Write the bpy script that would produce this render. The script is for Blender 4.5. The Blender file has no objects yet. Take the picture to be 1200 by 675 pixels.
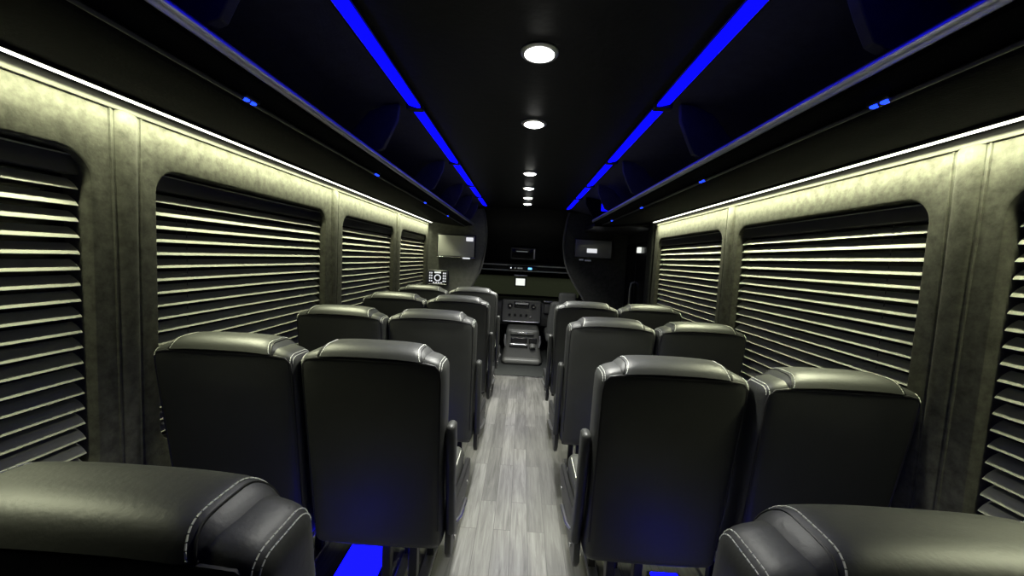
import bpy, bmesh, math, random
from mathutils import Vector, Matrix
random.seed(7)
S = bpy.context.scene
C = S.collection
PI = math.pi

# ------------------------------------------------------------------ materials
def mat(name, col, rough=.5, metal=0., spec=.5, coat=0., sheen=0., emit=None, es=0.,
        noise=None, bump=None, sheen_rough=.5):
    """noise=(scale, amount) colour variation, bump=(scale, strength, distance)"""
    m = bpy.data.materials.new(name); m.use_nodes = True
    nt = m.node_tree; b = nt.nodes['Principled BSDF']
    b.inputs['Base Color'].default_value = (*col, 1)
    b.inputs['Roughness'].default_value = rough
    b.inputs['Metallic'].default_value = metal
    b.inputs['Specular IOR Level'].default_value = spec
    b.inputs['Coat Weight'].default_value = coat
    b.inputs['Sheen Weight'].default_value = sheen
    b.inputs['Sheen Roughness'].default_value = sheen_rough
    if emit:
        b.inputs['Emission Color'].default_value = (*emit, 1)
        b.inputs['Emission Strength'].default_value = es
    tc = None
    if noise or bump:
        tc = nt.nodes.new('ShaderNodeTexCoord')
    if noise:
        n = nt.nodes.new('ShaderNodeTexNoise'); n.inputs['Scale'].default_value = noise[0]
        n.inputs['Detail'].default_value = 6; n.inputs['Roughness'].default_value = .65
        nt.links.new(tc.outputs['Object'], n.inputs['Vector'])
        r = nt.nodes.new('ShaderNodeMapRange')
        r.inputs['From Min'].default_value = .3; r.inputs['From Max'].default_value = .7
        r.inputs['To Min'].default_value = 1 - noise[1]; r.inputs['To Max'].default_value = 1 + noise[1]
        nt.links.new(n.outputs['Fac'], r.inputs['Value'])
        v = nt.nodes.new('ShaderNodeVectorMath'); v.operation = 'SCALE'
        v.inputs[0].default_value = col
        nt.links.new(r.outputs[0], v.inputs['Scale'])
        nt.links.new(v.outputs[0], b.inputs['Base Color'])
    if bump:
        n = nt.nodes.new('ShaderNodeTexNoise'); n.inputs['Scale'].default_value = bump[0]
        n.inputs['Detail'].default_value = 4
        nt.links.new(tc.outputs['Object'], n.inputs['Vector'])
        bn = nt.nodes.new('ShaderNodeBump'); bn.inputs['Strength'].default_value = bump[1]
        bn.inputs['Distance'].default_value = bump[2]
        nt.links.new(n.outputs['Fac'], bn.inputs['Height'])
        nt.links.new(bn.outputs[0], b.inputs['Normal'])
    return m

def emis(name, col, strength):
    m = bpy.data.materials.new(name); m.use_nodes = True
    nt = m.node_tree; nt.nodes.clear()
    e = nt.nodes.new('ShaderNodeEmission'); o = nt.nodes.new('ShaderNodeOutputMaterial')
    e.inputs[0].default_value = (*col, 1); e.inputs[1].default_value = strength
    nt.links.new(e.outputs[0], o.inputs[0])
    return m

WARM = (.97, 1., .66)
COOL = (1., 1., .93)
BLUE = (.0015, .0015, 1.)
M = {}
M['leather'] = mat('black_leather', (.025, .0262, .0235), .50, spec=.55, noise=(9, .12), bump=(130, .22, .002))
M['piping'] = mat('black_piping', (.012, .012, .012), .5)
M['thread'] = mat('white_thread', (.62, .63, .58), .8)
M['plastic'] = mat('black_plastic', (.007, .007, .0075), .42, bump=(300, .1, .001))
M['gloss_black'] = mat('glossy_black', (.008, .008, .009), .22)
M['steel'] = mat('brushed_steel', (.45, .45, .46), .32, metal=1, noise=(60, .08))
M['chrome'] = mat('chrome', (.75, .75, .75), .15, metal=1, noise=(30, .03))
M['rail'] = mat('anodised_rail', (.62, .62, .66), .35, metal=1, noise=(40, .06))
M['suede'] = mat('grey_suede', (.062, .062, .050), .95, spec=.05, sheen=.05, noise=(30, .42), bump=(140, .3, .0015))
M['partition'] = mat('partition_vinyl_lit', (.11, .112, .1), .8, spec=.15, noise=(30, .2), bump=(200, .2, .001))  # lighter than the wall suede, painting in the light on this partition
M['suede_dark'] = mat('dark_suede', (.030, .031, .029), .95, spec=.1, noise=(30, .3), bump=(140, .3, .0015))
M['cove'] = mat('cove_trim', (.13, .13, .11), .7, noise=(40, .06))
M['liner'] = mat('rack_liner', (.0035, .0035, .0045), .85, spec=.04, noise=(30, .2), bump=(120, .3, .003))
M['lining'] = mat('rack_lining_blue_glow', (.035, .035, .055), .7, spec=.2, noise=(30, .2), bump=(120, .3, .002))  # lightened and tinted to paint in glow from the blue strips
M['ceiling'] = mat('black_headliner', (.004, .004, .0045), .45, spec=.2, noise=(18, .25), bump=(40, .25, .004))
M['slat'] = mat('blind_slat', (.27, .275, .235), .6, noise=(60, .05))
M['blind_rail'] = mat('blind_rail', (.02, .02, .02), .4, noise=(60, .1))
M['glass_dark'] = mat('tinted_glass', (.004, .004, .004), .2, spec=.25)
M['screen'] = mat('grey_screen', (.34, .34, .32), .28, coat=.4)  # grey in the base colour stands in for reflection on the blank screen
M['screen_dark'] = mat('dark_screen', (.10, .10, .115), .3, coat=.3)
M['caption'] = emis('white_mark_glow', (.95, .97, 1.), .8)  # self-glow added to brighten white labels, dial ring and buttons
M['glint'] = mat('white_glint', (.9, .9, .88), .6, emit=(1, 1, .96), es=.0)
M['dash'] = mat('dash_plastic', (.055, .056, .053), .5, noise=(30, .1), bump=(200, .2, .002))
M['pale_chrome'] = mat('pale_chrome_reflection', (.8, .8, .79), .4, noise=(30, .05))  # pale colour stands in for reflections on chrome trims
M['dash_grey'] = mat('dash_grey', (.12, .122, .116), .45, noise=(30, .08))
M['cab_fabric'] = mat('cab_seat_fabric', (.08, .083, .08), .75, noise=(50, .12), bump=(150, .4, .002))
M['mat_rubber'] = mat('rubber_mat', (.018, .02, .02), .65, bump=(90, .4, .003))
M['led_white'] = emis('led_white', (1, 1, .82), 4)
M['led_blue'] = emis('led_blue', BLUE, 2.6)
M['led_blue_floor'] = emis('led_blue_floor', BLUE, 7)
M['led_dot'] = emis('led_blue_dot', (.01, .04, 1.), 3.5)
M['lens'] = emis('downlight_lens', COOL, 14)
M['led_ind'] = emis('indicator_white', (.9, .95, 1.), 1.2)
M['led_sky'] = emis('indicator_blue', (.15, .5, 1.), 2.0)
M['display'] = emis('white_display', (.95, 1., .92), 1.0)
M['display_dim'] = emis('dim_display', (.5, .55, .55), .3)

def floor_material():
    m = bpy.data.materials.new('grey_wood_plank_vinyl'); m.use_nodes = True
    nt = m.node_tree; N = nt.nodes; L = nt.links; b = N['Principled BSDF']
    tc = N.new('ShaderNodeTexCoord')
    mp = N.new('ShaderNodeMapping'); mp.inputs['Rotation'].default_value = (0, 0, PI/2)
    L.new(tc.outputs['Object'], mp.inputs['Vector'])
    br = N.new('ShaderNodeTexBrick'); br.offset = .37; br.offset_frequency = 2
    br.inputs['Scale'].default_value = 1
    br.inputs['Brick Width'].default_value = .62; br.inputs['Row Height'].default_value = .086
    br.inputs['Mortar Size'].default_value = .0016; br.inputs['Mortar Smooth'].default_value = .3
    br.inputs['Color1'].default_value = (.0, .0, .0, 1); br.inputs['Color2'].default_value = (1, 1, 1, 1)
    br.inputs['Mortar'].default_value = (.2, .2, .2, 1)
    L.new(mp.outputs[0], br.inputs['Vector'])
    mp2 = N.new('ShaderNodeMapping'); mp2.inputs['Scale'].default_value = (34, 2.2, 1)
    L.new(tc.outputs['Object'], mp2.inputs['Vector'])
    # shift the grain per plank
    sh = N.new('ShaderNodeVectorMath'); sh.operation = 'SCALE'; sh.inputs['Scale'].default_value = 37
    L.new(br.outputs['Color'], sh.inputs[0])
    ad = N.new('ShaderNodeVectorMath'); ad.operation = 'ADD'
    L.new(mp2.outputs[0], ad.inputs[0]); L.new(sh.outputs[0], ad.inputs[1])
    n = N.new('ShaderNodeTexNoise'); n.inputs['Scale'].default_value = 1.6; n.inputs['Detail'].default_value = 8
    n.inputs['Roughness'].default_value = .62; n.inputs['Distortion'].default_value = .6
    L.new(ad.outputs[0], n.inputs['Vector'])
    cr = N.new('ShaderNodeValToRGB')
    cr.color_ramp.elements[0].position = .3; cr.color_ramp.elements[0].color = (.043, .042, .041, 1)
    cr.color_ramp.elements[1].position = .68; cr.color_ramp.elements[1].color = (.112, .110, .109, 1)
    L.new(n.outputs['Fac'], cr.inputs[0])
    mr = N.new('ShaderNodeMapRange'); mr.inputs['To Min'].default_value = .66; mr.inputs['To Max'].default_value = 1.22
    L.new(br.outputs['Color'], mr.inputs['Value'])
    v = N.new('ShaderNodeVectorMath'); v.operation = 'SCALE'
    L.new(cr.outputs[0], v.inputs[0]); L.new(mr.outputs[0], v.inputs['Scale'])
    dk = N.new('ShaderNodeMix'); dk.data_type = 'RGBA'
    L.new(br.outputs['Fac'], dk.inputs['Factor']); L.new(v.outputs[0], dk.inputs['A'])
    dk.inputs['B'].default_value = (.035, .034, .033, 1)
    L.new(dk.outputs['Result'], b.inputs['Base Color'])
    b.inputs['Roughness'].default_value = .42
    bp = N.new('ShaderNodeBump'); bp.inputs['Strength'].default_value = .15; bp.inputs['Distance'].default_value = .002
    L.new(n.outputs['Fac'], bp.inputs['Height']); L.new(bp.outputs[0], b.inputs['Normal'])
    return m
M['floor'] = floor_material()

# ------------------------------------------------------------------ helpers
def obj(name, bm, material, parent=None, smooth=True, bevel=0.):
    me = bpy.data.meshes.new(name)
    bmesh.ops.recalc_face_normals(bm, faces=bm.faces)
    bm.to_mesh(me); bm.free()
    if smooth:
        for p in me.polygons: p.use_smooth = True
    o = bpy.data.objects.new(name, me); C.objects.link(o)
    for mm in (material if isinstance(material, list) else [material]):
        me.materials.append(mm)
    if smooth:
        md = o.modifiers.new('wn', 'WEIGHTED_NORMAL') if False else None
        me.set_sharp_from_angle(angle=math.radians(38))
    if bevel:
        b = o.modifiers.new('bevel', 'BEVEL'); b.width = bevel; b.segments = 2; b.limit_method = 'ANGLE'
        b.angle_limit = math.radians(40)
    if parent: o.parent = parent
    return o

def tag(o, label=None, cat=None, group=None, kind=None):
    if label: o['label'] = label
    if cat: o['category'] = cat
    if group: o['group'] = group
    if kind: o['kind'] = kind
    return o

def thing(name, label, cat, loc=(0, 0, 0), rotz=0, group=None):
    o = bpy.data.objects.new(name, None); C.objects.link(o)
    o.location = loc; o.rotation_euler = (0, 0, rotz); o.empty_display_size = .1
    return tag(o, label, cat, group)

def dup(root, loc, label, group=None, rotz=None):
    r = root.copy(); C.objects.link(r); r.location = loc
    if rotz is not None: r.rotation_euler = (0, 0, rotz)
    r['label'] = label
    if group: r['group'] = group
    for ch in list(root.children):
        c = ch.copy(); C.objects.link(c); c.parent = r
        for g in list(ch.children):
            d = g.copy(); C.objects.link(d); d.parent = c
    return r

def box(bm, x0, x1, y0, y1, z0, z1, mi=0):
    vs = [bm.verts.new((x, y, z)) for x in (x0, x1) for y in (y0, y1) for z in (z0, z1)]
    for f in ((0, 1, 3, 2), (4, 6, 7, 5), (0, 4, 5, 1), (2, 3, 7, 6), (0, 2, 6, 4), (1, 5, 7, 3)):
        bm.faces.new([vs[i] for i in f]).material_index = mi
    return vs

def rbox(bm, x0, x1, y0, y1, z0, z1, r, n=12, fn=None, mi=0):
    """rounded box, its surface a grid that fn(v) may bend"""
    lo = Vector((x0, y0, z0)); hi = Vector((x1, y1, z1)); r = min(r, *[(hi[i]-lo[i])/2*.999 for i in range(3)])
    def coords(a, b):
        k = 4
        c = [a + r*(1-math.cos(PI/2*i/k)) for i in range(k+1)]
        m = max(1, int(n*(b-a-2*r)/max(hi-lo)))
        c += [a + r + (b-a-2*r)*i/m for i in range(1, m)]
        c += [b - r*(1-math.cos(PI/2*(k-i)/k)) for i in range(k+1)]
        return c
    cs = [coords(lo[i], hi[i]) for i in range(3)]
    ilo = lo + Vector((r,)*3); ihi = hi - Vector((r,)*3)
    cache = {}
    def V(i, j, k):
        key = (i, j, k)
        if key not in cache:
            p = Vector((cs[0][i], cs[1][j], cs[2][k]))
            q = Vector([min(max(p[a], ilo[a]), ihi[a]) for a in range(3)])
            d = p - q
            if d.length > 1e-9: p = q + d.normalized()*r
            if fn: p = Vector(fn(p))
            cache[key] = bm.verts.new(p)
        return cache[key]
    nx, ny, nz = [len(c)-1 for c in cs]
    def quad(a, b, c, d):
        try: bm.faces.new((a, b, c, d)).material_index = mi
        except ValueError: pass
    for i in range(nx):
        for j in range(ny):
            for k in (0, nz): quad(V(i, j, k), V(i+1, j, k), V(i+1, j+1, k), V(i, j+1, k))
    for i in range(nx):
        for k in range(nz):
            for j in (0, ny): quad(V(i, j, k), V(i+1, j, k), V(i+1, j, k+1), V(i, j, k+1))
    for j in range(ny):
        for k in range(nz):
            for i in (0, nx): quad(V(i, j, k), V(i, j+1, k), V(i, j+1, k+1), V(i, j, k+1))

def tube(bm, pts, r, n=8, closed=False, mi=0):
    pts = [Vector(p) for p in pts]; rings = []
    m = len(pts); up = None
    for i, p in enumerate(pts):
        if closed: t = (pts[(i+1) % m] - pts[i-1])
        else: t = pts[min(i+1, m-1)] - pts[max(i-1, 0)]
        t.normalize()
        if up is None:
            up = Vector((0, 0, 1)) if abs(t.z) < .9 else Vector((1, 0, 0))
        a = t.cross(up)
        if a.length < 1e-6: a = t.orthogonal()
        a.normalize(); b = a.cross(t).normalized(); up = b
        rr = r[i] if isinstance(r, (list, tuple)) else r
        rings.append([bm.verts.new(p + (a*math.cos(2*PI*k/n) + b*math.sin(2*PI*k/n))*rr) for k in range(n)])
    for i in range(m if closed else m-1):
        A = rings[i]; B = rings[(i+1) % m]
        for k in range(n): bm.faces.new((A[k], A[(k+1) % n], B[(k+1) % n], B[k])).material_index = mi
    if not closed:
        bm.faces.new(rings[0]).material_index = mi; bm.faces.new(rings[-1][::-1]).material_index = mi

def cyl(bm, c, r, h, axis='z', n=24, r2=None, mi=0):
    r2 = r if r2 is None else r2
    c = Vector(c); ax = {'x': Vector((1, 0, 0)), 'y': Vector((0, 1, 0)), 'z': Vector((0, 0, 1))}[axis]
    a = ax.orthogonal().normalized(); b = ax.cross(a)
    R = [[bm.verts.new(c + ax*hh + (a*math.cos(2*PI*k/n)+b*math.sin(2*PI*k/n))*rr) for k in range(n)]
         for hh, rr in ((0, r), (h, r2))]
    for k in range(n): bm.faces.new((R[0][k], R[0][(k+1) % n], R[1][(k+1) % n], R[1][k])).material_index = mi
    bm.faces.new(R[0]).material_index = mi; bm.faces.new(R[1][::-1]).material_index = mi

def sweep_y(bm, prof, y0, y1, closed=True, mi=0, seg=1):
    """prof: list of (x, z) extruded along y"""
    rows = []
    for s in range(seg+1):
        y = y0 + (y1-y0)*s/seg
        rows.append([bm.verts.new((x, y, z)) for x, z in prof])
    n = len(prof)
    for s in range(seg):
        for i in range(n if closed else n-1):
            j = (i+1) % n
            bm.faces.new((rows[s][i], rows[s][j], rows[s+1][j], rows[s+1][i])).material_index = mi
    if closed:
        bm.faces.new(rows[0]).material_index = mi; bm.faces.new(rows[-1][::-1]).material_index = mi

def prism(bm, pts, axis, a, b, mi=0):
    """polygon pts in the plane normal to axis, thickness a..b"""
    def P(u, v, w):
        return {'x': (w, u, v), 'y': (u, w, v), 'z': (u, v, w)}[axis]
    A = [bm.verts.new(P(u, v, a)) for u, v in pts]; B = [bm.verts.new(P(u, v, b)) for u, v in pts]
    n = len(pts)
    for i in range(n): bm.faces.new((A[i], A[(i+1) % n], B[(i+1) % n], B[i])).material_index = mi
    bm.faces.new(A).material_index = mi; bm.faces.new(B[::-1]).material_index = mi

def rrect(u0, u1, v0, v1, r, k=6):
    pts = []
    for cu, cv, a0 in ((u1-r, v1-r, 0), (u0+r, v1-r, 90), (u0+r, v0+r, 180), (u1-r, v0+r, 270)):
        for i in range(k+1):
            a = math.radians(a0 + 90*i/k)
            pts.append((cu + r*math.cos(a), cv + r*math.sin(a)))
    return pts

def area_light(name, loc, sx, sy, power, col, rot, parent, spread=180):
    ld = bpy.data.lights.new(name, 'AREA'); ld.shape = 'RECTANGLE'; ld.size = sx; ld.size_y = sy
    ld.energy = power; ld.color = col; ld.spread = math.radians(spread)
    o = bpy.data.objects.new(name, ld); C.objects.link(o); o.location = loc; o.rotation_euler = rot
    o.parent = parent
    return o

NB = bmesh.new

# ------------------------------------------------------------------ dimensions
WX = 1.165          # inner half width
ZT = 1.772          # where the wall meets the luggage rack
ZC = 1.985          # ceiling
YR, YF = -.75, 4.66 # rear wall, front bulkheads
WIN_L = [(-.30, 1.007), (1.19, 2.225), (2.44, 3.41), (3.61, 4.56)]
WIN_R = [(-.30, .985), (1.167, 2.165), (2.335, 3.42)]
WZ0, WZ1 = .70, 1.603

# ------------------------------------------------------------------ floor, ceiling, walls
bm = NB(); box(bm, -1.3, 1.3, YR-.1, 4.45, -.06, 0)
tag(obj('floor', bm, M['floor'], smooth=False), kind='structure')
bm = NB(); box(bm, -1.3, 1.3, 4.452, 6.6, -.12, -.012)
tag(obj('floor', bm, M['mat_rubber'], smooth=False), kind='structure')
# aluminium nosing at the end of the wood floor
bm = NB(); rbox(bm, -.9, .9, 4.435, 4.475, -.02, .006, .005)
tag(obj('trim_1', bm, M['plastic']), kind='structure')

bm = NB()
box(bm, -.47, .47, YR, 4.62, ZC, ZC+.05)
tag(obj('ceiling', bm, M['ceiling'], smooth=False), kind='structure')
# ceiling over each rack, curving down to the wall
for s in (-1, 1):
    bm = NB()
    prof = [(s*x, z) for x, z in ((.47, 1.985), (.535, 1.985), (.62, 1.975), (.75, 1.948), (.88, 1.905), (1.0, 1.855), (1.10, 1.812), (1.165, 1.803),
                                  (1.3, 1.80), (1.3, 2.08), (.47, 2.08))]
    sweep_y(bm, prof, YR, 4.64)
    tag(obj('ceiling', bm, M['lining']), kind='structure')

def wall_side(side, s, wins, ylo, yhi, WZ1=WZ1):
    x = s*WX
    bm = NB()
    # cell borders: middle of each pillar
    edges = [ylo]
    for a, b in zip(wins, wins[1:]): edges.append((a[1]+b[0])/2)
    edges.append(wins[-1][1] + .075)
    for i, (a, b) in enumerate(wins):
        c0, c1 = edges[i], edges[i+1]
        loop = rrect(a, b, WZ0, WZ1, .075, 8)
        cy, cz = (a+b)/2, (WZ0+WZ1)/2
        out = []
        for (u, v) in loop:
            du, dv = u-cy, v-cz
            t = 1e9
            if du > 1e-9: t = min(t, (c1-cy)/du)
            if du < -1e-9: t = min(t, (c0-cy)/du)
            if dv > 1e-9: t = min(t, (ZT-cz)/dv)
            if dv < -1e-9: t = min(t, (0-cz)/dv)
            out.append([cy+du*t, cz+dv*t])
        for cu, cv in ((c0, 0), (c0, ZT), (c1, 0), (c1, ZT)):
            q = min(range(len(out)), key=lambda k: (out[k][0]-cu)**2+(out[k][1]-cv)**2)
            out[q] = [cu, cv]
        n = len(loop)
        def ring(pts, xx): return [bm.verts.new((xx, p[0], p[1])) for p in pts]
        def shrink(d):
            return rrect(a+d, b-d, WZ0+d, WZ1-d, .075-d, 8)
        R = [ring(out, x), ring(shrink(-.008), x), ring(shrink(-.002), x+s*.002), ring(shrink(.001), x+s*.008), ring(shrink(.004), x+s*.075)]
        for A, B in zip(R, R[1:]):
            for k in range(n):
                bm.faces.new((A[k], A[(k+1) % n], B[(k+1) % n], B[k]))
    if edges[-1] < yhi:
        vs = [bm.verts.new(p) for p in ((x, edges[-1], 0), (x, yhi, 0), (x, yhi, ZT), (x, edges[-1], ZT))]
        bm.faces.new(vs)
    # outer skin behind everything, with openings left by the windows' own panes
    xo0, xo1 = sorted((x+s*.095, x+s*.11))
    box(bm, xo0, xo1, ylo, yhi, 0, WZ0-.02)
    box(bm, xo0, xo1, ylo, yhi, WZ1+.02, 1.9)
    cuts = [ylo] + [v for w in wins for v in (w[0]-.02, w[1]+.02)] + [yhi]
    for k in range(0, len(cuts), 2):
        if cuts[k+1] > cuts[k]: box(bm, xo0, xo1, cuts[k], cuts[k+1], WZ0-.02, WZ1+.02)
    tag(obj('wall_'+side, bm, M['suede']), kind='structure')

wall_side('left', -1, WIN_L, YR, YF)
WZR = 1.620
wall_side('right', 1, WIN_R, YR, 3.50, WZR)

# panes
k = 0
for s, wins in ((-1, WIN_L), (1, WIN_R)):
    for a, b in wins:
        k += 1
        bm = NB(); x0, x1 = sorted((s*(WX+.077), s*(WX+.084)))
        box(bm, x0, x1, a-.015, b+.015, WZ0-.015, (WZR if s > 0 else WZ1)+.015)
        tag(obj('window_%d' % k, bm, M['glass_dark'], smooth=False), kind='structure')

# rear wall behind the camera
bm = NB(); box(bm, -1.3, 1.3, YR-.08, YR, 0, 2.08)
tag(obj('wall_rear', bm, M['suede_dark'], smooth=False), kind='structure')

# pillar covers: a raised half-round strip between two pressed seams
def pillar(y, s, w=.028, i=[1]):
    i[0] += 1
    bm = NB()
    # section in (y, depth)
    sec = []
    for t in range(13):
        a = PI*t/12
        sec.append((y - w*math.cos(a), .010*math.sin(a)**.7))
    rows = []
    levels = [(0, 1), (.4, 1), (1.0, 1), (1.4, 1.05), (1.6, 1.15), (1.72, 1.2), (ZT-.006, 1.15)]
    for z, g in levels:
        rows.append([bm.verts.new((s*(WX + .002 - d), y+(yy-y)*g, z)) for yy, d in sec])
    for A, B in zip(rows, rows[1:]):
        for q in range(len(sec)-1): bm.faces.new((A[q], A[q+1], B[q+1], B[q]))
    # flattened seam welts to both sides
    for e in (-1, 1):
        pts = [(s*(WX-.001), y+e*w*1.28*g, z) for z, g in levels]
        tube(bm, pts, .0035, 6)
    tag(obj('trim_%d' % i[0], bm, M['suede']), kind='structure')
for a, b in zip(WIN_L, WIN_L[1:]): pillar((a[1]+b[0])/2, -1)
for a, b in zip(WIN_R, WIN_R[1:]): pillar((a[1]+b[0])/2, 1)

# cove trim under the light
for s, y1 in ((-1, YF-.02), (1, 3.49)):
    bm = NB()
    prof = [(s*(WX-x), z) for x, z in ((-.002, 1.736), (.006, 1.738), (.010, 1.744), (.010, 1.764), (.005, 1.771), (-.002, 1.771))]
    sweep_y(bm, prof, YR+.01, y1)
    tag(obj('trim_%d' % (20+s), bm, M['cove']), kind='structure')
# baseboards: dark carpeted kick panels
for s, nm, y1 in ((-1, 'left', YF-.02), (1, 'right', 3.44)):
    bm = NB(); x0, x1 = sorted((s*(WX-.014), s*(WX-.001)))
    rbox(bm, x0, x1, YR+.01, y1, .001, .16, .005)
    tag(obj('baseboard_'+nm, bm, M['suede_dark']), kind='structure')

# ------------------------------------------------------------------ louvred blinds
def blind(s, a, b, label, WZ1=WZ1):
    t = thing('window_blind', label, 'blind', (s*(WX+.042), (a+b)/2, WZ0+.006), 0, 'louvred window blinds along both walls')
    hw = (b-a)/2 - .010; H = WZ1-WZ0-.012
    bm = NB(); rbox(bm, -.020, .020, -hw, hw, H-.056, H-.003, .004)
    obj('head_rail', bm, M['blind_rail'], t)
    bm = NB(); tube(bm, [(-s*.024, -hw+.02, H-.008), (-s*.024, hw-.02, H-.008)], .0022, 6)  # pale line painted as the highlight along the head rail
    tag(obj('rail_highlight', bm, M['slat'], t), 'pale thin strip drawn as the highlight on the head rail')
    # slats, inner edge low, slightly cupped
    bm = NB()
    z = H-.080; tilt = math.radians(42); w = .042
    while z > .045:
        rows = []
        for q in range(6):
            u = (q/5-.5)*w; cup = .0035*(1-(2*q/5-1)**2)
            # local slat plane: direction d (outward-up) and normal n (inward-up)
            dx = s*math.cos(tilt); dz = math.sin(tilt)
            nx = -s*math.sin(tilt); nz = math.cos(tilt)
            rows.append((dx*u + nx*cup, z + dz*u + nz*cup, nx, nz))
        for th in (0, 1):
            pass
        top = [[bm.verts.new((x+nx*.0009, yy, zz+nz*.0009)) for x, zz, nx, nz in rows] for yy in (-hw, hw)]
        bot = [[bm.verts.new((x-nx*.0009, yy, zz-nz*.0009)) for x, zz, nx, nz in rows] for yy in (-hw, hw)]
        for q in range(5):
            bm.faces.new((top[0][q], top[0][q+1], top[1][q+1], top[1][q]))
            bm.faces.new((bot[0][q], bot[1][q], bot[1][q+1], bot[0][q+1]))
        for L in (0, 5): bm.faces.new((top[0][L], top[1][L], bot[1][L], bot[0][L]))
        for e in (0, 1):
            bm.faces.new(top[e] + bot[e][::-1])
        z -= .0425
    obj('slats', bm, M['slat'], t)
    bm = NB(); rbox(bm, -.016, .016, -hw, hw, .004, .022, .004)
    obj('bottom_rail', bm, M['blind_rail'], t)
    for e in (-.72, .72):
        bm = NB(); tube(bm, [(0, e*hw, .02), (0, e*hw, H-.03)], .0012, 5)
        obj('ladder_cord', bm, M['blind_rail'], t)
    bm = NB()
    e = 1
    cyl(bm, (-s*.017, e*(hw-.03), .014), .009, -s*.012, 'x', 14); cyl(bm, (-s*.028, e*(hw-.03), .014), .006, -s*.006, 'x', 14, r2=.004)
    obj('latch_knob', bm, M['steel'], t)
    return t
posn = ['nearest', 'second', 'third', 'farthest']
labsL = ['half-open black louvred blind at the left edge of the photo, nearest window',
         'wide louvred blind in second left window, beside the first full row of seats',
         'louvred blind in third window of the left wall, behind the second row of seats',
         'small-looking louvred blind in the last left window next to the grey television']
labsR = ['louvred blind cut off by the right edge of the photo',
         'wide louvred blind in the middle right window, beside first full row of seats',
         'louvred blind in the farthest right window, next to the ribbed door pillar']
for (a, b), l in zip(WIN_L, labsL): blind(-1, a, b, l)
for (a, b), l in zip(WIN_R, labsR): blind(1, a, b, l, WZR)

# ------------------------------------------------------------------ cove light strips (white)
def cove_light(s, y1, label, power):
    y0 = .22; L = y1-y0; yc = (y1+y0)/2
    t = thing('cove_light_strip', label, 'light strip', (s*1.122, yc, 1.7615), 0, 'white light strips along the tops of the walls')
    bm = NB()   # aluminium channel clipped under the rack
    sweep_y(bm, [(-.014, .001), (-.014, .010), (.014, .010), (.014, .001), (.011, .001), (.011, .006), (-.011, .006), (-.011, .001)], -L/2, L/2)
    obj('channel', bm, M['plastic'], t)
    bm = NB(); sweep_y(bm, [(-.0105, .0055), (.0105, .0055), (.0105, .002), (.006, -.001), (-.006, -.001), (-.0105, .002)], -L/2, L/2)
    obj('diffuser', bm, M['led_white'], t)
    area_light('wall_wash_emitter', (s*.005, 0, -.0025), .009, L, power*.60, WARM, (0, math.radians(-24*s), 0), t, 92)
    area_light('seat_wash_emitter', (-s*.005, 0, -.0025), .009, L, power*.54, WARM, (0, math.radians(24*s), 0), t, 58)
    return t
cove_light(-1, 4.60, 'long warm white light strip glowing along the top of the left wall', 42)
cove_light(1, 3.44, 'long warm white light strip glowing along the top of the right wall', 34)

# ------------------------------------------------------------------ luggage racks
def rack(s, y0, y1, label):
    t = thing('luggage_rack', label, 'luggage rack', (0, y0, 0), 0, 'overhead luggage racks')
    L = y1-y0
    P = lambda pts: [(s*x, z) for x, z in pts]
    bm = NB()
    sweep_y(bm, P([(1.163, 1.7735), (1.10, 1.772), (.95, 1.752), (.80, 1.738), (.735, 1.732), (.715, 1.737), (.70, 1.746), (.655, 1.748), (.64, 1.754),
                   (.632, 1.768), (.64, 1.779), (.66, 1.782), (1.163, 1.80)]), 0, L)
    obj('shelf', bm, M['liner'], t)
    # front lip rail, rounded
    bm = NB(); pts = []
    for q in range(12):
        a = 2*PI*q/12; pts.append((.622+.010*math.cos(a), 1.768+.013*math.sin(a)))
    sweep_y(bm, P(pts), 0, L)
    obj('lip_rail', bm, M['rail'], t)
    bm = NB(); pts = []
    for q in range(10):
        a = 2*PI*q/10; pts.append((.707+.0065*math.cos(a), 1.735+.005*math.sin(a)))
    sweep_y(bm, P(pts), 0, L)
    obj('lower_rail', bm, M['plastic'], t)
    # upright dividers
    ys = [y for y in ((-.02, .75, 1.593, 2.483, 3.233, 3.82, 4.3) if s < 0 else (-.02, .75, 1.483, 2.298, 3.03)) if y0 < y < y1]
    for y in ys:
        bm = NB()
        prof = [(.64, 1.783), (.60, 1.80), (.575, 1.85), (.545, 1.92), (.54, 1.978), (.60, 1.972), (.66, 1.945), (.70, 1.90), (.74, 1.85), (.80, 1.81), (.84, 1.79)]
        prism(bm, P(prof), 'y', y-y0-.012, y-y0+.012)
        obj('divider', bm, M['lining'], t, bevel=.003)
    if s > 0:
        bm = NB()
        prism(bm, P([(.64, 1.72), (.62, 1.79), (.545, 1.92), (.54, 1.978), (.62, 1.972), (.75, 1.945), (.88, 1.90), (1.0, 1.85), (1.16, 1.80), (1.16, 1.76), (.80, 1.72)]), 'y', L-.02, L)
        obj('end_cap', bm, M['liner'], t, bevel=.004)
    return t
rack(-1, YR+.02, 4.60, 'black open luggage rack with a metal lip rail above the left windows')
rack(1, YR+.02, 3.62, 'black open luggage rack with a metal lip rail above the right windows')
# header bulkhead over the entry door, continuing the rack line
bm = NB()
sweep_y(bm, [(.70, 1.75), (1.27, 1.73), (1.27, 1.82), (1.12, 1.86), (.98, 1.90), (.72, 1.80)], 3.66, 4.62)
tag(obj('trim_30', bm, M['plastic'], bevel=.006), kind='structure')

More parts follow.
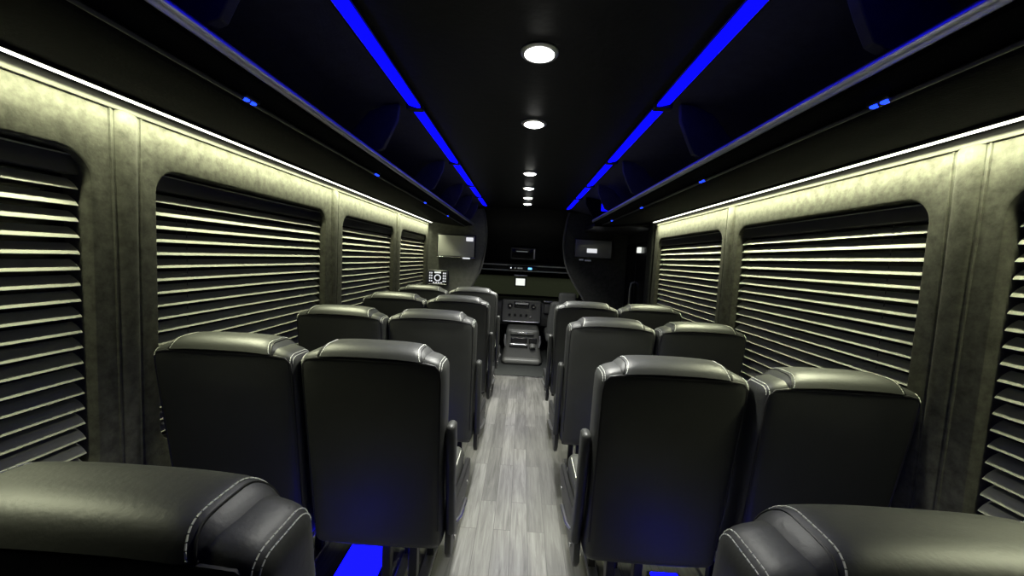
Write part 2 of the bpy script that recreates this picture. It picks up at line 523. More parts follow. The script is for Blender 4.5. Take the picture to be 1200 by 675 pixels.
# ------------------------------------------------------------------ blue ceiling strips
def blue_strip(s, cuts, label):
    t = thing('ceiling_light_strip', label, 'light strip', (s*.473, 0, 1.965), 0, 'blue light strips along the ceiling edges')
    bm = NB()
    sweep_y(bm, [(s*x, z) for x, z in ((-.027, .021), (-.027, .003), (-.022, .003), (-.020, .012), (.022, .013), (.027, .013), (.036, .014), (.036, .019), (.036, .021))], cuts[0][0]-.02, cuts[-1][1]+.02)
    obj('housing', bm, M['gloss_black'], t)
    for a, b in cuts:
        bm = NB(); sweep_y(bm, [(s*x, z) for x, z in ((-.021, -.003), (-.010, -.003), (.025, .007), (.025, .012), (-.021, .004))], a, b)
        obj('diffuser', bm, M['led_blue'], t)
    for a, b in cuts[:-1]:
        bm = NB(); rbox(bm, *sorted((-s*.028, s*.038)), b+.002, b+.034, -.008, .017, .004, 6)
        obj('bracket', bm, M['plastic'], t)
    bm = NB(); tube(bm, [(s*.030, cuts[0][0], .014), (s*.030, cuts[-1][1], .014)], .0026, 6)
    obj('edge_trim', bm, M['rail'], t)
blue_strip(-1, [(.10, .70), (.736, 1.575), (1.611, 2.465), (2.501, 3.215), (3.251, 3.80), (3.836, 4.42)], 'bright blue light strip along the left edge of the ceiling')
blue_strip(1, [(.10, .70), (.736, 1.465), (1.501, 2.28), (2.316, 3.01), (3.046, 3.62), (3.656, 4.38)], 'bright blue light strip along the right edge of the ceiling')
bm = NB()
rbox(bm, .685, .785, 3.589, 3.5995, 1.860, 1.932, .004)
o = obj('blue_reflection_patch', bm, M['led_blue'])  # blue reflection in the rack, drawn as a self-glowing panel
tag(o, 'small square blue reflection drawn as a glowing panel on the front end cap of the right luggage rack', 'light')

# ------------------------------------------------------------------ ceiling downlights
dl = [1.172, 1.758, 2.745, 3.305, 3.81, 4.22]
dlab = ['largest and nearest round white ceiling light', 'second round white ceiling light, just ahead of the largest one',
        'third round white ceiling light, first of the cluster toward the front', 'fourth round white ceiling light from the camera, in the front cluster',
        'fifth round white ceiling light, second from the front of the bus', 'smallest and farthest round white ceiling light, over the end of the aisle']
for y, l in zip(dl, dlab):
    t = thing('ceiling_light', l, 'ceiling light', (.008, y, ZC), 0, 'round white lights down the middle of the ceiling')
    bm = NB()
    R = [(.056, 0), (.056, -.004), (.051, -.008), (.044, -.008), (.042, -.002)]
    rings = [[bm.verts.new((r*math.cos(2*PI*q/28), r*math.sin(2*PI*q/28), z)) for q in range(28)] for r, z in R]
    for A, B in zip(rings, rings[1:]):
        for q in range(28): bm.faces.new((A[q], A[(q+1) % 28], B[(q+1) % 28], B[q]))
    obj('bezel', bm, M['steel'], t)
    bm = NB()
    rings = []
    for r, z in ((.042, -.003), (.039, -.009), (.031, -.013), (.018, -.016), (.004, -.017)):
        rings.append([bm.verts.new((r*math.cos(2*PI*q/28), r*math.sin(2*PI*q/28), z)) for q in range(28)])
    for A, B in zip(rings, rings[1:]):
        for q in range(28): bm.faces.new((A[q], A[(q+1) % 28], B[(q+1) % 28], B[q]))
    bm.faces.new(rings[-1]); 
    obj('lens', bm, M['lens'], t)
    area_light('light_emitter', (0, 0, -.0185), .05, .05, 12, COOL, (0, 0, 0), t, 100)

# ------------------------------------------------------------------ service buttons along the rack rail
def service(s, y, label):
    t = thing('service_button_unit', label, 'light', (s*.703, y, 1.741), 0, 'blue-lit service buttons under the racks')
    bm = NB(); rbox(bm, -.008, .012, -.026, .026, -.006, .008, .003, 10)
    obj('housing', bm, M['plastic'], t)
    for dy in (-.012, .012):
        bm = NB(); rbox(bm, -.006, .006, dy-.008, dy+.008, -.011, -.004, .003, 6)
        obj('button', bm, M['led_dot'], t)
for y, l in ((.960, 'pair of glowing blue buttons under the left rack, nearest the camera'), (1.784, 'second pair of glowing blue buttons under the left rack'),
             (2.657, 'third pair of glowing blue buttons under the left rack'), (3.46, 'farthest pair of blue buttons under the left rack, toward the television')):
    service(-1, y, l)
for y, l in ((.831, 'pair of glowing blue buttons under the right rack, nearest the camera'), (1.61, 'second pair of glowing blue buttons under the right rack'),
             (2.41, 'third pair of glowing blue buttons under the right rack'), (3.2, 'farthest pair of blue buttons under the right rack')):
    service(1, y, l)

# ------------------------------------------------------------------ seats
TILT = .14
def lean(p):   # reclines everything above the cushion, about the top rear edge
    return (p[0], p[1] + (1.07-p[2])*TILT, p[2])
def stitch(bm, pts, r=.0009, dash=.0065, gap=.0014):
    pts = [Vector(p) for p in pts]
    L = [0]
    for a, b in zip(pts, pts[1:]): L.append(L[-1]+(b-a).length)
    def P(s):
        s = min(max(s, 0), L[-1])
        for i in range(len(pts)-1):
            if s <= L[i+1] + 1e-9:
                f = (s-L[i])/max(L[i+1]-L[i], 1e-9); return pts[i].lerp(pts[i+1], f)
        return pts[-1]
    s = 0
    while s < L[-1]-dash*.5:
        tube(bm, [P(s), P(s+dash)], r, 5); s += dash+gap

BX, PX = .2285, .190      # half widths of back and of head pad
def back_fn(p):
    x, y, z = p
    # cushioned: outer corners a little lower, rear panel slightly crowned, narrower toward the floor
    e = abs(x)/BX
    if z > .9: z -= .020*max(0, e-.72)/.28*((z-.9)/.178)
    if y < .02: y -= .006*(1-e*e)*min(1, (1.06-z)/.1 if z < 1.06 else 0)
    x *= 1 - .03*max(0, (.95-z)/.6)
    return lean((x, y, z))
def pad_fn(p):
    x, y, z = p
    e = abs(x)/PX
    if z > .98:
        z -= .010*e**3
        x *= 1 - .15*min(1, max(0, (z-1.045)/.055))
        if y < .055: z -= .010*((.055-y)/.06)**2
    # rear of pad tucks into the back below the seam
    if y < .07 and z < 1.052:
        k = min(1, (1.052-z)/.012); y = y + (.075-y)*.6*k
    return lean((x, y, z))
def pad_profile(x, off=.0):
    """y-z outline of the pad at lateral x, rear seam -> over the top -> front"""
    r = .042; y0, y1, z1 = -.008, .128, 1.096
    dx = max(0, abs(x)-(PX-r)); rr = math.sqrt(max(r*r-dx*dx, 1e-6)) + off
    out = []
    for q in range(9):
        a = PI + PI/2*(-q/8)          # 180 -> 90 deg
        out.append((x, y0+r+rr*math.cos(a), z1-r+rr*math.sin(a)))
    for q in range(1, 6): out.append((x, y0+r+(y1-y0-2*r)*q/5, z1-r+rr))
    for q in range(1, 9):
        a = PI/2 - PI/2*q/8
        out.append((x, y1-r+rr*math.cos(a), z1-r+rr*math.sin(a)))
    out.append((x, y1-r+rr, .95))
    return [pad_fn(p) for p in out if p[2] > 1.053 or p[1] > .07]
def back_profile(x, off=0.):
    r = .034; y0, y1, z1 = 0, .118, 1.070
    dx = max(0, abs(x)-(BX-r)); rr = math.sqrt(max(r*r-dx*dx, 1e-6)) + off
    out = [(x, y0+r-rr, .55), (x, y0+r-rr, .8), (x, y0+r-rr, .95)]
    for q in range(9):
        a = PI - PI/2*q/8
        out.append((x, y0+r+rr*math.cos(a), z1-r+rr*math.sin(a)))
    for q in range(1, 5): out.append((x, y0+r+(y1-y0-2*r)*q/4, z1-r+rr))
    for q in range(1, 9):
        a = PI/2 - PI/2*q/8
        out.append((x, y1-r+rr*math.cos(a), z1-r+rr*math.sin(a)))
    return [back_fn(p) for p in out]

def make_seat(arm, label):
    """arm: +1 / -1 side of the armrest and lever, 0 = window seat"""
    t = thing('passenger_seat', label, 'seat', (0, 0, 0), 0, None)
    bm = NB(); rbox(bm, -BX, BX, 0, .118, .365, 1.070, .034, 26, back_fn)
    b = obj('backrest', bm, M['leather'], t)
    for s in (-1, 1):
        bm = NB()
        stitch(bm, back_profile(s*(BX-.016), .0004)[3:])
        stitch(bm, back_profile(s*(BX-.010), .0004)[3:])
        tag(obj('stitching', bm, M['thread'], b), 'white double stitching')
    bm = NB()
    # seam cord: up one rear edge, across under the pad, down the other
    path = []
    for q in range(9): path.append(back_fn((-BX+.013, .007, .45+.55*q/8)))
    path.append(back_fn((-BX+.016, .006, 1.035))); path.append(back_fn((-BX+.03, .004, 1.050)))
    for q in range(13): x = -.17+.34*q/12; path.append(back_fn((x, .0005, 1.049)))
    path.append(back_fn((BX-.03, .004, 1.050))); path.append(back_fn((BX-.016, .006, 1.035)))
    for q in range(9): path.append(back_fn((BX-.013, .007, 1.0-.55*q/8)))
    tube(bm, path, .0032, 6)
    obj('piping', bm, M['piping'], b)
    bm = NB(); rbox(bm, -PX, PX, -.008, .128, .84, 1.096, .042, 22, pad_fn)
    h = obj('headrest_pad', bm, M['leather'], t)
    for s in (-1, 1):
        bm = NB()
        stitch(bm, pad_profile(s*.162, .0006), r=.0011)
        tag(obj('stitching', bm, M['thread'], h), 'white stitching')
    for s in (-1, 1):
        bm = NB()
        tube(bm, pad_profile(s*.169, .0003), .0017, 5)
        obj('seam', bm, M['piping'], h)
    # cushion
    def cf(p):
        x, y, z = p
        if z > .43: z += .010*((y-.15)/.5) + .012*(abs(x)/.235)**2
        return (x, y, z)
    bm = NB(); rbox(bm, -.226, .226, .13, .60, .385, .490, .04, 20, cf)
    c = obj('seat_cushion', bm, M['leather'], t)
    for s in (-1, 1):
        bm = NB()
        stitch(bm, [cf((s*.214, .2+.35*q/8, .4815)) for q in range(9)], r=.0014)
        tag(obj('stitching', bm, M['thread'], c), 'white stitching')
    # frame and legs
    bm = NB(); rbox(bm, -.205, .205, .17, .60, .335, .395, .01)
    obj('seat_frame', bm, M['plastic'], t)
    for s in (-1, 1):
        lx = arm*.05 + s*.05
        bm = NB()
        box(bm, lx-.016, lx+.016, .20, .235, .02, .345)
        obj('leg', bm, M['plastic'], t, smooth=False, bevel=.003)
        bm = NB()
        box(bm, lx-.016, lx+.016, .50, .535, .02, .345)
        obj('leg', bm, M['plastic'], t, smooth=False, bevel=.003)
        bm = NB(); rbox(bm, lx-.022, lx+.022, .15, .62, .001, .022, .004)
        obj('floor_rail', bm, M['steel'], t)
    if arm:
        a = arm
        # side shield with lever
        bm = NB()
        poly = [(.16, .30), (.58, .33), (.63, .38), (.62, .43), (.45, .44), (.24, .47), (.17, .52), (.13, .50), (.13, .34)]
        x0, x1 = sorted((a*.228, a*.250))
        prism(bm, poly, 'x', x0, x1)
        sh = obj('side_shield', bm, M['plastic'], t, bevel=.005)
        bm = NB(); tube(bm, [(a*.254, .20, .41), (a*.264, .24, .405), (a*.266, .36, .392)], [.006, .008, .010], 8)
        tag(obj('recline_lever', bm, M['steel'], sh), 'metal lever')
        for y, z in ((.19, .36), (.52, .37), (.42, .35)):
            bm = NB(); cyl(bm, (a*.251, y, z), .008, a*.005, 'x', 12)
            tag(obj('bolt', bm, M['chrome'], sh), 'chrome bolt')
        # armrest folded up beside the back
        bm = NB()
        def af(p):
            x, y, z = p
            return (x, y + (.84-z)*.17 - .010*math.sin((z-.42)/.42*PI), z)
        x0, x1 = sorted((a*.229, a*.261))
        rbox(bm, x0, x1, .055, .115, .40, .835, .0155, 18, af)
        ar = obj('armrest', bm, M['leather'], t)
        bm = NB(); cyl(bm, (a*.222, .17, .50), .026, a*.012, 'x', 18)
        obj('pivot', bm, M['plastic'], ar)
    return t

YL = [.36, 1.135, 1.91, 2.70, 3.53]
YRt = [.375, 1.135, 1.96, 2.74]
YWL = [0, 1.125, 1.88, 2.69, 3.48]
YWR = [0, 1.095, 1.96, 2.77]
XA_L, XW_L, XA_R, XW_R = -.458, -.917, .472, .937
GRP = 'black leather passenger seats in rows of two'
rowL = ['nearest row, cut off by the bottom left of the photo', 'first full row on the left', 'second full row on the left', 'third full row on the left', 'farthest left row']
LA = ['black leather aisle seat cut off by the bottom left corner, nearest left',
      'tall black leather left aisle seat just ahead of the cut-off corner seat',
      'black leather left aisle seat, second row ahead of the cut-off corner seat',
      'black leather left aisle seat, third row ahead of the cut-off corner seat',
      'black leather left aisle seat farthest forward, beside the driver cab opening']
LW = [None, 'black leather window seat beside the wide second left blind, nearest of the left window seats',
      'black leather left window seat, second from the camera, below the third blind',
      'black leather left window seat, third from the camera',
      'black leather left window seat farthest forward, below the dial control panel']
RA = ['black leather aisle seat cut off by the bottom right corner, nearest right',
      'tall black leather aisle seat on the right, first fully visible row',
      'black leather right aisle seat, second row ahead of the cut-off corner seat',
      'black leather right aisle seat farthest forward, beside the front console']
RW = [None, 'black leather window seat beside the wide right blind, nearest of the right window seats',
      'black leather right window seat, second from the camera, between the two nearer blinds',
      'black leather right window seat farthest forward, below the farthest right blind']
pl = make_seat(1, LA[0]); pr = make_seat(-1, RA[0]); pw = make_seat(0, LW[1])
tag(pl, group=GRP); tag(pr, group=GRP); tag(pw, group=GRP)
pl.location = (XA_L-.030, YL[0], 0); pr.location = (XA_R+.018, YRt[0], 0); pw.location = (XW_L, YWL[1], 0)
for i in range(1, 5): dup(pl, (XA_L, YL[i], 0), LA[i], GRP)
for i in range(1, 4): dup(pr, (XA_R, YRt[i], 0), RA[i], GRP)
for i in range(2, 5): dup(pw, (XW_L, YWL[i], 0), LW[i], GRP)
for i in range(1, 4): dup(pw, (XW_R, YWR[i], 0), RW[i], GRP)

# ------------------------------------------------------------------ blue footwell lights on the floor
def foot(x, y, label, w=.10, l=.15):
    t = thing('footwell_light', label, 'floor light', (x, y, 0), 0, 'blue footwell lights under the seats')
    bm = NB(); rbox(bm, -w-.012, w+.012, -l-.012, l+.012, .001, .018, .005)
    obj('base', bm, M['plastic'], t)
    bm = NB(); rbox(bm, -w, w, -l, l, .014, .026, .005)
    obj('diffuser', bm, M['led_blue_floor'], t)
foot(-.640, 1.535, 'bright blue glowing panel on the floor at the bottom left of the aisle', .088, .13)
names = [(-.68, .72, 'blue footwell light under the nearest left seats', .06, .14),
         (-.68, 2.30, 'blue footwell light on the left floor under the second row', .06, .10),
         (-.68, 3.08, 'blue footwell light on the left floor under the third row', .06, .10),
         (.69, .74, 'blue footwell light under the nearest right seats', .06, .14),
         (.69, 1.53, 'blue footwell light on the right floor under the first full row', .06, .10),
         (.69, 2.32, 'blue footwell light on the right floor under the second row', .06, .10)]
for x, y, l, w, q in names: foot(x, y, l, w, q)

# ------------------------------------------------------------------ front bulkheads
def curve_edge(s):
    """outline of the inner edge from ceiling to floor (x, z)"""
    if s < 0: k = [(-.535, 1.985), (-.497, 1.90), (-.475, 1.78), (-.463, 1.66), (-.468, 1.52), (-.487, 1.38), (-.52, 1.23), (-.59, 1.08), (-.67, .94), (-.74, .80), (-.78, .6), (-.79, .3), (-.79, 0)]
    else: k = [(.52, 1.985), (.495, 1.88), (.478, 1.76), (.466, 1.64), (.472, 1.52), (.49, 1.42), (.525, 1.30), (.59, 1.17), (.66, 1.06), (.74, .94), (.80, .80), (.82, .5), (.82, 0)]
    out = []
    for i in range(len(k)-1):          # Catmull-Rom
        p0 = k[max(i-1, 0)]; p1 = k[i]; p2 = k[i+1]; p3 = k[min(i+2, len(k)-1)]
        for q in range(4):
            t = q/4
            out.append(tuple(.5*((2*p1[c])+(-p0[c]+p2[c])*t+(2*p0[c]-5*p1[c]+4*p2[c]-p3[c])*t*t+(-p0[c]+3*p1[c]-3*p2[c]+p3[c])*t**3) for c in (0, 1)))
    out.append(k[-1]); return out
for s, nm in ((-1, 'left'), (1, 'right')):
    e = curve_edge(s)
    xo = s*1.27
    bm = NB()
    A = [[bm.verts.new((x, y, z)) for x, z in e] for y in (YF, YF+.05)]
    B = [[bm.verts.new((xo, y, z)) for x, z in e] for y in (YF, YF+.05)]
    for q in range(len(e)-1):
        bm.faces.new((A[0][q], A[0][q+1], B[0][q+1], B[0][q])); bm.faces.new((A[1][q], B[1][q], B[1][q+1], A[1][q+1]))
        bm.faces.new((A[0][q], A[1][q], A[1][q+1], A[0][q+1]))
    tag(obj('wall_front_'+nm, bm, M['partition'] if s < 0 else M['suede_dark']), kind='structure')
    bm = NB(); tube(bm, [(x, YF-.002, z) for x, z in e], .014, 10)
    tag(obj('trim_%d' % (41 if s < 0 else 42), bm, M['dash']), kind='structure')

# ------------------------------------------------------------------ televisions
def tv(x0, x1, z0, z1, label, scr, y=YF):
    cx, cz = (x0+x1)/2, (z0+z1)/2; w, h = (x1-x0)/2, (z1-z0)/2
    t = thing('television', label, 'television', (cx, y-.03, cz), 0, None)
    bm = NB(); rbox(bm, -w, w, -.020, .012, -h, h, .006, 12)
    obj('casing', bm, M['gloss_black'], t)
    bm = NB(); rbox(bm, -w+.014, w-.014, -.023, -.018, -h+.022, h-.014, .002, 8)
    tag(obj('screen', bm, scr, t), 'blank grey screen')
    bm = NB(); box(bm, -.1, .1, .010, .028, -.08, .08)
    obj('wall_bracket', bm, M['plastic'], t, smooth=False, bevel=.003)
    return t, w, h
t, w, h = tv(-1.05, -.585, 1.355, 1.638, 'pale grey blank television on the left front partition', M['screen'])
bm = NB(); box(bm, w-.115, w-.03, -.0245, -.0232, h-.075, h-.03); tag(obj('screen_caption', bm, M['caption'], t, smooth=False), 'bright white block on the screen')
bm = NB(); rbox(bm, -w+.002, w-.002, -.026, -.019, -h+.004, -h+.014, .003, 6); tag(obj('bottom_trim', bm, M['chrome'], t), 'silver bottom trim')
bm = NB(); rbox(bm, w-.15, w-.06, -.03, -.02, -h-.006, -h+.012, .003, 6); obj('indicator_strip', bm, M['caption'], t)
t, w, h = tv(.592, 1.045, 1.425, 1.662, 'darker blank television on the right front partition with white label in its centre', M['screen_dark'])
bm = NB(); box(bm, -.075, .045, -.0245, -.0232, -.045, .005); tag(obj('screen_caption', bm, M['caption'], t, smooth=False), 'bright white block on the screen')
bm = NB(); rbox(bm, -.16, -.11, -.03, -.018, -h-.022, -h-.004, .004, 6); rbox(bm, -.095, -.02, -.03, -.018, -h-.028, -h-.01, .004, 6)
tag(obj('mount_glint', bm, M['glint'], t), 'white glints on the mount, drawn as tabs below the screen')  # glints on the bracket painted as small white shapes

# control panel with dial
t = thing('control_panel', 'square entertainment control panel with a round white ringed dial below the left television', 'control panel', (-1.035, YF-.008, 1.11), 0)
bm = NB(); rbox(bm, -.125, .125, -.012, .010, -.09, .09, .006, 10); obj('faceplate', bm, M['gloss_black'], t)
bm = NB(); tube(bm, [(x, -.012, z) for x, z in rrect(-.118, .118, -.083, .083, .012, 4)], .0035, 6, closed=True)
tag(obj('bezel', bm, M['steel'], t), 'silver bezel')
bm = NB()
tube(bm, [(.036*math.cos(a*PI/14), -.014, .036*math.sin(a*PI/14)-.005) for a in range(28)], .0065, 8, closed=True)
tag(obj('dial_ring', bm, M['caption'], t), 'white dial ring')
bm = NB(); cyl(bm, (0, -.012, -.005), .026, -.014, 'y', 24, r2=.023); obj('dial', bm, M['plastic'], t)
bm = NB(); rbox(bm, -.040, .040, -.016, -.010, .050, .068, .003, 6)
tag(obj('display', bm, M['display'], t), 'lit white display bar')
for x in (-.095, -.072, .072, .095):
    for z in (-.045, -.012, .020, .052):
        bm = NB(); rbox(bm, x-.008, x+.008, -.017, -.010, z-.009, z+.009, .003, 5)
        tag(obj('button', bm, M['caption'], t), 'small white button')
for x in (-.045, -.015, .015, .045):
    bm = NB(); rbox(bm, x-.010, x+.010, -.017, -.010, -.072, -.058, .003, 5)
    tag(obj('button', bm, M['caption'], t), 'small white button')

# ------------------------------------------------------------------ entry door on the right
# ribbed pillar closing the wall
bm = NB()
pts = []
N = 60
for q in range(N+1):
    f = q/N
    y = 3.50 + .32*f
    xx = WX - .012 + .06*f**2 - .012*abs(math.sin(f*PI*6))
    pts.append((xx, y))
A = [bm.verts.new((x, y, 0)) for x, y in pts]; B = [bm.verts.new((x, y, ZT)) for x, y in pts]
for q in range(N): bm.faces.new((A[q], A[q+1], B[q+1], B[q]))
D = [bm.verts.new(p) for p in ((1.27, 3.82, 0), (1.27, 3.82, ZT))]
bm.faces.new((A[-1], D[0], D[1], B[-1]))
tag(obj('trim_31', bm, M['suede_dark']), kind='structure')
bm = NB(); rbox(bm, 1.225, 1.262, 3.825, YF-.002, .001, 1.75, .006, 12)
tag(obj('door_1', bm, M['plastic']), kind='structure')
d1 = bpy.data.objects['door_1']
for a, b in ((3.86, 4.22), (4.26, 4.62)):
    bm = NB(); prism(bm, rrect(a, b, .25, 1.62, .05, 5), 'x', 1.219, 1.224)
    obj('door_pane', bm, M['glass_dark'], d1)
bm = NB(); tube(bm, [(1.225, 4.22, .80), (1.185, 4.22, .82), (1.175, 4.22, .9), (1.175, 4.22, 1.12), (1.185, 4.22, 1.18), (1.225, 4.22, 1.20)], .010, 10)
tag(obj('grab_handle', bm, M['steel'], d1), 'steel grab handle')
bm = NB(); rbox(bm, 1.19, 1.222, 4.06, 4.13, 1.51, 1.57, .006, 6)
tag(obj('door_switch', bm, M['display']), 'tiny lit white square switch beside the entry door', 'switch')

# ------------------------------------------------------------------ driver cab shell
CAB = 'structure'
bm = NB()   # header sloping from the ceiling down to the windscreen
prof = [(4.60, 1.985), (4.72, 1.93), (4.85, 1.80), (5.05, 1.62), (5.3, 1.48), (5.6, 1.335), (5.6, 1.29), (5.72, 1.29), (5.72, 2.1), (4.60, 2.1)]
prism(bm, prof, 'x', -1.2, 1.2)
tag(obj('ceiling', bm, M['ceiling']), kind='structure')
for s, nm in ((-1, 'cab_left'), (1, 'cab_right')):
    bm = NB(); x0, x1 = sorted((s*.98, s*1.03)); 
    box(bm, x0, x1, 4.72, 6.5, -.1, .85); box(bm, x0, x1, 4.72, 4.95, .85, 1.4); box(bm, x0, x1, 5.62, 6.5, .85, 1.4)
    box(bm, x0, x1, 4.72, 6.5, 1.28, 1.6)
    tag(obj('wall_'+nm, bm, M['dash'], smooth=False), kind='structure')
    bm = NB(); x0, x1 = sorted((s*.995, s*1.0)); box(bm, x0, x1, 4.95, 5.62, .85, 1.28)
    tag(obj('window_%d' % (8 if s < 0 else 9), bm, M['glass_dark'], smooth=False), kind='structure')
bm = NB(); box(bm, -1.03, 1.03, 6.45, 6.5, -.1, .8)
tag(obj('wall_cab_front', bm, M['dash'], smooth=False), kind='structure')
# windscreen
glass = bpy.data.materials.new('windscreen_glass'); glass.use_nodes = True
b = glass.node_tree.nodes['Principled BSDF']
b.inputs['Base Color'].default_value = (.75, .85, .72, 1); b.inputs['Roughness'].default_value = .02
b.inputs['Transmission Weight'].default_value = 1; b.inputs['IOR'].default_value = 1.45
bm = NB()
rows = []
for v in range(2):
    for zz, yy in ((.74, 6.42), (1.30, 5.70)):
        rows.append([bm.verts.new((-.98+1.96*q/16, yy+.05*(1-(2*q/16-1)**2)+v*.006, zz)) for q in range(17)])
for A, B in ((rows[0], rows[1]), (rows[2], rows[3]), (rows[0], rows[2]), (rows[1], rows[3])):
    for q in range(16): bm.faces.new((A[q], A[q+1], B[q+1], B[q]))
for q in (0, 16): bm.faces.new((rows[0][q], rows[1][q], rows[3][q], rows[2][q]))
tag(obj('window_10', bm, glass), kind='structure')
for s in (-1, 1):   # windscreen pillars
    bm = NB(); tube(bm, [(s*.96, 5.66, 1.34), (s*.97, 6.42, .72)], .04, 8)
    tag(obj('trim_%d' % (50+s), bm, M['dash']), kind='structure')
# two chrome trims, their reflections painted pale, framing the top of the windscreen
for i, (z, r) in enumerate(((1.292, .009), (1.215, .009))):
    bm = NB(); tube(bm, [(-.66, 5.57, z), (-.2, 5.56, z), (.2, 5.56, z), (.66, 5.57, z)], r, 8)
    tag(obj('trim_%d' % (60+i), bm, M['pale_chrome']), kind='structure')
bm = NB(); box(bm, -.70, .70, 5.575, 5.60, 1.21, 1.30)
tag(obj('trim_62', bm, M['gloss_black'], smooth=False), kind='structure')

# overhead console: screen and indicator lights
t = thing('overhead_monitor', 'small black overhead monitor above the windscreen, centre of the cab header', 'monitor', (-.012, 5.18, 1.458), 0)
bm = NB(); rbox(bm, -.165, .165, -.02, .16, -.078, .075, .008, 10); obj('casing', bm, M['dash'], t)
bm = NB(); rbox(bm, -.15, .135, -.023, -.018, -.062, .06, .002, 6); obj('screen', bm, M['glass_dark'], t)
bm = NB(); rbox(bm, -.09, .06, -.026, -.022, .022, .030, .002, 6); obj('display_line', bm, M['display_dim'], t)
bm = NB(); rbox(bm, .143, .157, -.026, -.018, -.065, .062, .003, 6); tag(obj('side_trim', bm, M['pale_chrome'], t), 'bright side trim')
t = thing('roof_console', 'slim roof console with tiny white and blue lights above the windscreen', 'console', (0, 5.54, 1.252), 0)
bm = NB(); rbox(bm, -.21, .21, -.02, .025, -.032, .028, .008, 10); obj('housing', bm, M['plastic'], t)
for x, ww in ((-.175, .008), (-.115, .010), (-.07, .010), (-.045, .010), (-.02, .010)):
    bm = NB(); rbox(bm, x-ww, x+ww, -.026, -.018, -.010, .008, .003, 5); obj('indicator_light', bm, M['led_ind'] if x == -.175 else M['display_dim'], t)
bm = NB(); rbox(bm, .07, .125, -.028, -.018, -.014, .014, .005, 5); tag(obj('indicator_light', bm, M['led_sky'], t), 'bright pale blue indicator')
# bright white patch on the windscreen, drawn as a glowing panel
t = thing('windscreen_white_panel', 'bright white glowing square at the centre of the windscreen', 'display', (-.03, 5.60, 1.05), 0)
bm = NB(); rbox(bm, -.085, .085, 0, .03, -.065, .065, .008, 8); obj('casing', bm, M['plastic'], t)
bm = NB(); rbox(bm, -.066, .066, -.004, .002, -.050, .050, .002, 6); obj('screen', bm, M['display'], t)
bm = NB(); tube(bm, [(0, .015, .06), (0, .012, .16)], .008, 8); obj('bracket', bm, M['plastic'], t)
bm = NB(); rbox(bm, -.10, .10, -.005, .02, .085, .105, .006, 8); tag(obj('mirror_edge', bm, M['rail'], t), 'pale bar above the white square')

# ------------------------------------------------------------------ dashboard
t = thing('dashboard', 'dark grey dashboard across the front of the cab', 'dashboard', (0, 5.5, 0), 0)
bm = NB()
prof = [(0.06, .42), (.02, .55), (.03, .70), (.08, .775), (.20, .80), (.5, .79), (.80, .76), (.90, .70), (.90, .40)]
prism(bm, prof, 'x', -.95, .95)
obj('body', bm, M['dash'], t, bevel=.01)
bm = NB(); rbox(bm, -.27, .285, -.06, .04, .475, .800, .02, 14); obj('centre_stack', bm, M['dash_grey'], t)
cs = bpy.data.objects['centre_stack']
bm = NB(); rbox(bm, -.10, .115, -.072, -.05, .69, .775, .008, 8); obj('radio', bm, M['gloss_black'], cs)
bm = NB(); rbox(bm, -.085, .10, -.078, -.068, .742, .762, .003, 6); tag(obj('radio_display', bm, M['pale_chrome'], cs), 'bright silver radio strip')
for x in (-.155, .175):
    bm = NB(); cyl(bm, (x, -.058, .715), .038, -.018, 'y', 22, r2=.034); obj('vent_knob', bm, M['plastic'], cs)
    bm = NB(); cyl(bm, (x, -.072, .715), .016, -.012, 'y', 16, r2=.013); tag(obj('knob', bm, M['chrome'], cs), 'chrome knob')
for x in (-.16, -.08, 0, .08):
    bm = NB(); cyl(bm, (x, -.058, .585), .020, -.014, 'y', 18, r2=.017); obj('knob', bm, M['plastic'], cs)
bm = NB(); cyl(bm, (.14, -.058, .57), .016, -.018, 'y', 18, r2=.013); tag(obj('knob', bm, M['chrome'], cs), 'chrome knob')
bm = NB(); rbox(bm, -.255, .27, -.075, -.05, .482, .500, .007, 8); tag(obj('lower_trim', bm, M['rail'], cs), 'silver lower trim')
bm = NB(); rbox(bm, .33, .60, -.02, .05, .62, .76, .02, 8); tag(obj('glove_panel', bm, M['dash_grey'], t), 'lighter grey panel')
bm = NB(); rbox(bm, .32, .60, -.035, .03, .785, .805, .008, 8); tag(obj('trim_strip', bm, M['rail'], t), 'silver strip')

# engine cover / floor console
t = thing('floor_console', 'grey floor console with open cubby between the two cab seats', 'console', (.03, 5.1, -.012), 0)
bm = NB()
def cw(p):
    x, y, z = p
    k = max(0, (.46-z)/.46)
    return (x*(1+.25*k*k), y-.10*k*k, z)
rbox(bm, -.215, .235, .0, .42, .0, .46, .05, 16, cw)
obj('body', bm, M['dash'], t)
bm = NB(); rbox(bm, -.15, .16, -.03, .05, .385, .435, .015, 10); obj('tray', bm, M['dash_grey'], t)
bm = NB(); rbox(bm, -.06, .07, -.036, -.025, .40, .420, .006, 8); tag(obj('latch', bm, M['chrome'], t), 'silver latch')
bm = NB(); rbox(bm, -.145, .075, -.028, .03, .270, .345, .008, 10); obj('cubby', bm, M['gloss_black'], t)
bm = NB(); rbox(bm, .095, .205, -.028, .03, .275, .345, .008, 10); obj('cubby', bm, M['gloss_black'], t)
bm = NB(); rbox(bm, -.16, .085, -.055, .0, .238, .268, .012, 10); tag(obj('cubby_lip', bm, M['steel'], t), 'bright cubby lip')
bm = NB(); tube(bm, [(.145, -.02, .255), (.150, -.05, .215)], [.045, .038], 16); obj('cup_holder', bm, M['dash_grey'], t)
bm = NB()
rbox(bm, -.24, .26, -.13, .02, .0, .085, .04, 12); tag(obj('kick_plate', bm, M['dash_grey'], t), 'pale curved kick plate')
for s in (-1, 1):
    bm = NB(); tube(bm, [(s*.225+.01, -.01, .22), (s*.235+.01, -.03, .30), (s*.230+.01, -.01, .38)], [.012, .020, .012], 10)
    tag(obj('side_bolster', bm, M['rail'], t), 'bright side moulding')

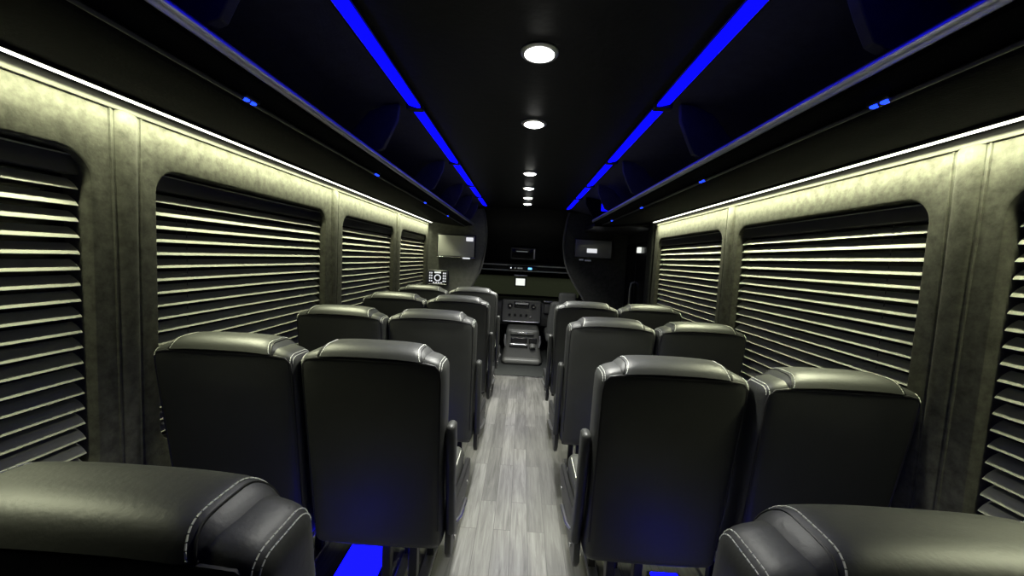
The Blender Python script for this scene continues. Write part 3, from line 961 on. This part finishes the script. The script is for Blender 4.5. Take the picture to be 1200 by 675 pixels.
# steering wheel
t = thing('steering_wheel', 'black steering wheel on the left side of the cab', 'steering wheel', (-.52, 5.20, .80), 0)
bm = NB(); R = Matrix.Rotation(math.radians(62), 4, 'X')
tube(bm, [R @ Vector((.18*math.cos(2*PI*q/32), .18*math.sin(2*PI*q/32), 0)) for q in range(32)], .013, 10, closed=True)
obj('rim', bm, M['plastic'], t)
bm = NB()
for a in (200, 340, 90+180): 
    a = math.radians(a); tube(bm, [R @ Vector((0, 0, 0)), R @ Vector((.175*math.cos(a), .175*math.sin(a), 0))], .014, 8)
obj('spokes', bm, M['plastic'], t)
bm = NB(); rbox(bm, -.06, .06, -.03, .03, -.055, .055, .025, 8); obj('hub', bm, M['plastic'], t)
bm = NB(); tube(bm, [(0, .02, 0), (0, .29, -.15)], .03, 10); obj('column', bm, M['plastic'], t)

# cab seats
def cab_seat(x, y, label, top):
    t = thing('cab_seat', label, 'seat', (x, y, -.012), 0, 'grey cab seats at the front')
    bm = NB(); rbox(bm, -.24, .24, -.02, .12, .38, .86, .05, 14, lambda p: (p[0]*(1-.12*max(0, (p[2]-.6)/.26)), p[1]+(.86-p[2])*.2, p[2]))
    obj('backrest', bm, M['cab_fabric'], t)
    bm = NB(); rbox(bm, -.115, .115, -.02, .08, top-.18, top, .035, 10); obj('headrest', bm, M['cab_fabric'], t)
    for s in (-1, 1):
        bm = NB(); tube(bm, [(s*.05, .03, .80), (s*.05, .03, top-.15)], .007, 8); tag(obj('headrest_post', bm, M['steel'], t), 'steel post')
    bm = NB(); rbox(bm, -.25, .25, .06, .56, .30, .44, .05, 14); obj('seat_cushion', bm, M['cab_fabric'], t)
    bm = NB(); rbox(bm, -.20, .20, .10, .52, .0, .31, .02, 8); obj('pedestal', bm, M['plastic'], t)
cab_seat(-.64, 4.84, 'grey driver seat mostly hidden behind the left partition', 1.02)
cab_seat(.60, 5.0, 'grey front passenger seat in the cab with its headrest showing right of the aisle', .985)

# ------------------------------------------------------------------ world and camera
w = bpy.data.worlds.new('night'); S.world = w; w.use_nodes = True
w.node_tree.nodes['Background'].inputs[0].default_value = (.6, .62, .4, 1)
w.node_tree.nodes['Background'].inputs[1].default_value = .042

F = 450.
yv = Vector((13, 33.5, -F)).normalized()
rl = math.radians(2.95); a = Vector((math.sin(rl), math.cos(rl), 0))
zv = (a + Vector((0, 0, -(a.dot(yv))/yv.z))).normalized()
xv = yv.cross(zv)
R = Matrix((xv, yv, zv))          # rows: world axes in camera space = camera-to-world rotation
cd = bpy.data.cameras.new('camera'); cam = bpy.data.objects.new('camera', cd); C.objects.link(cam)
cam.matrix_world = Matrix.Translation((-.008, 0, 1.38)) @ R.to_4x4()
cd.sensor_width = 36; cd.lens = F/1200*36; cd.clip_start = .02
S.camera = cam
S.view_settings.view_transform = 'Standard'; S.view_settings.look = 'None'
S.view_settings.exposure = 0; S.view_settings.gamma = 1; S.view_settings.use_curve_mapping = False
S.cycles.max_bounces = 8
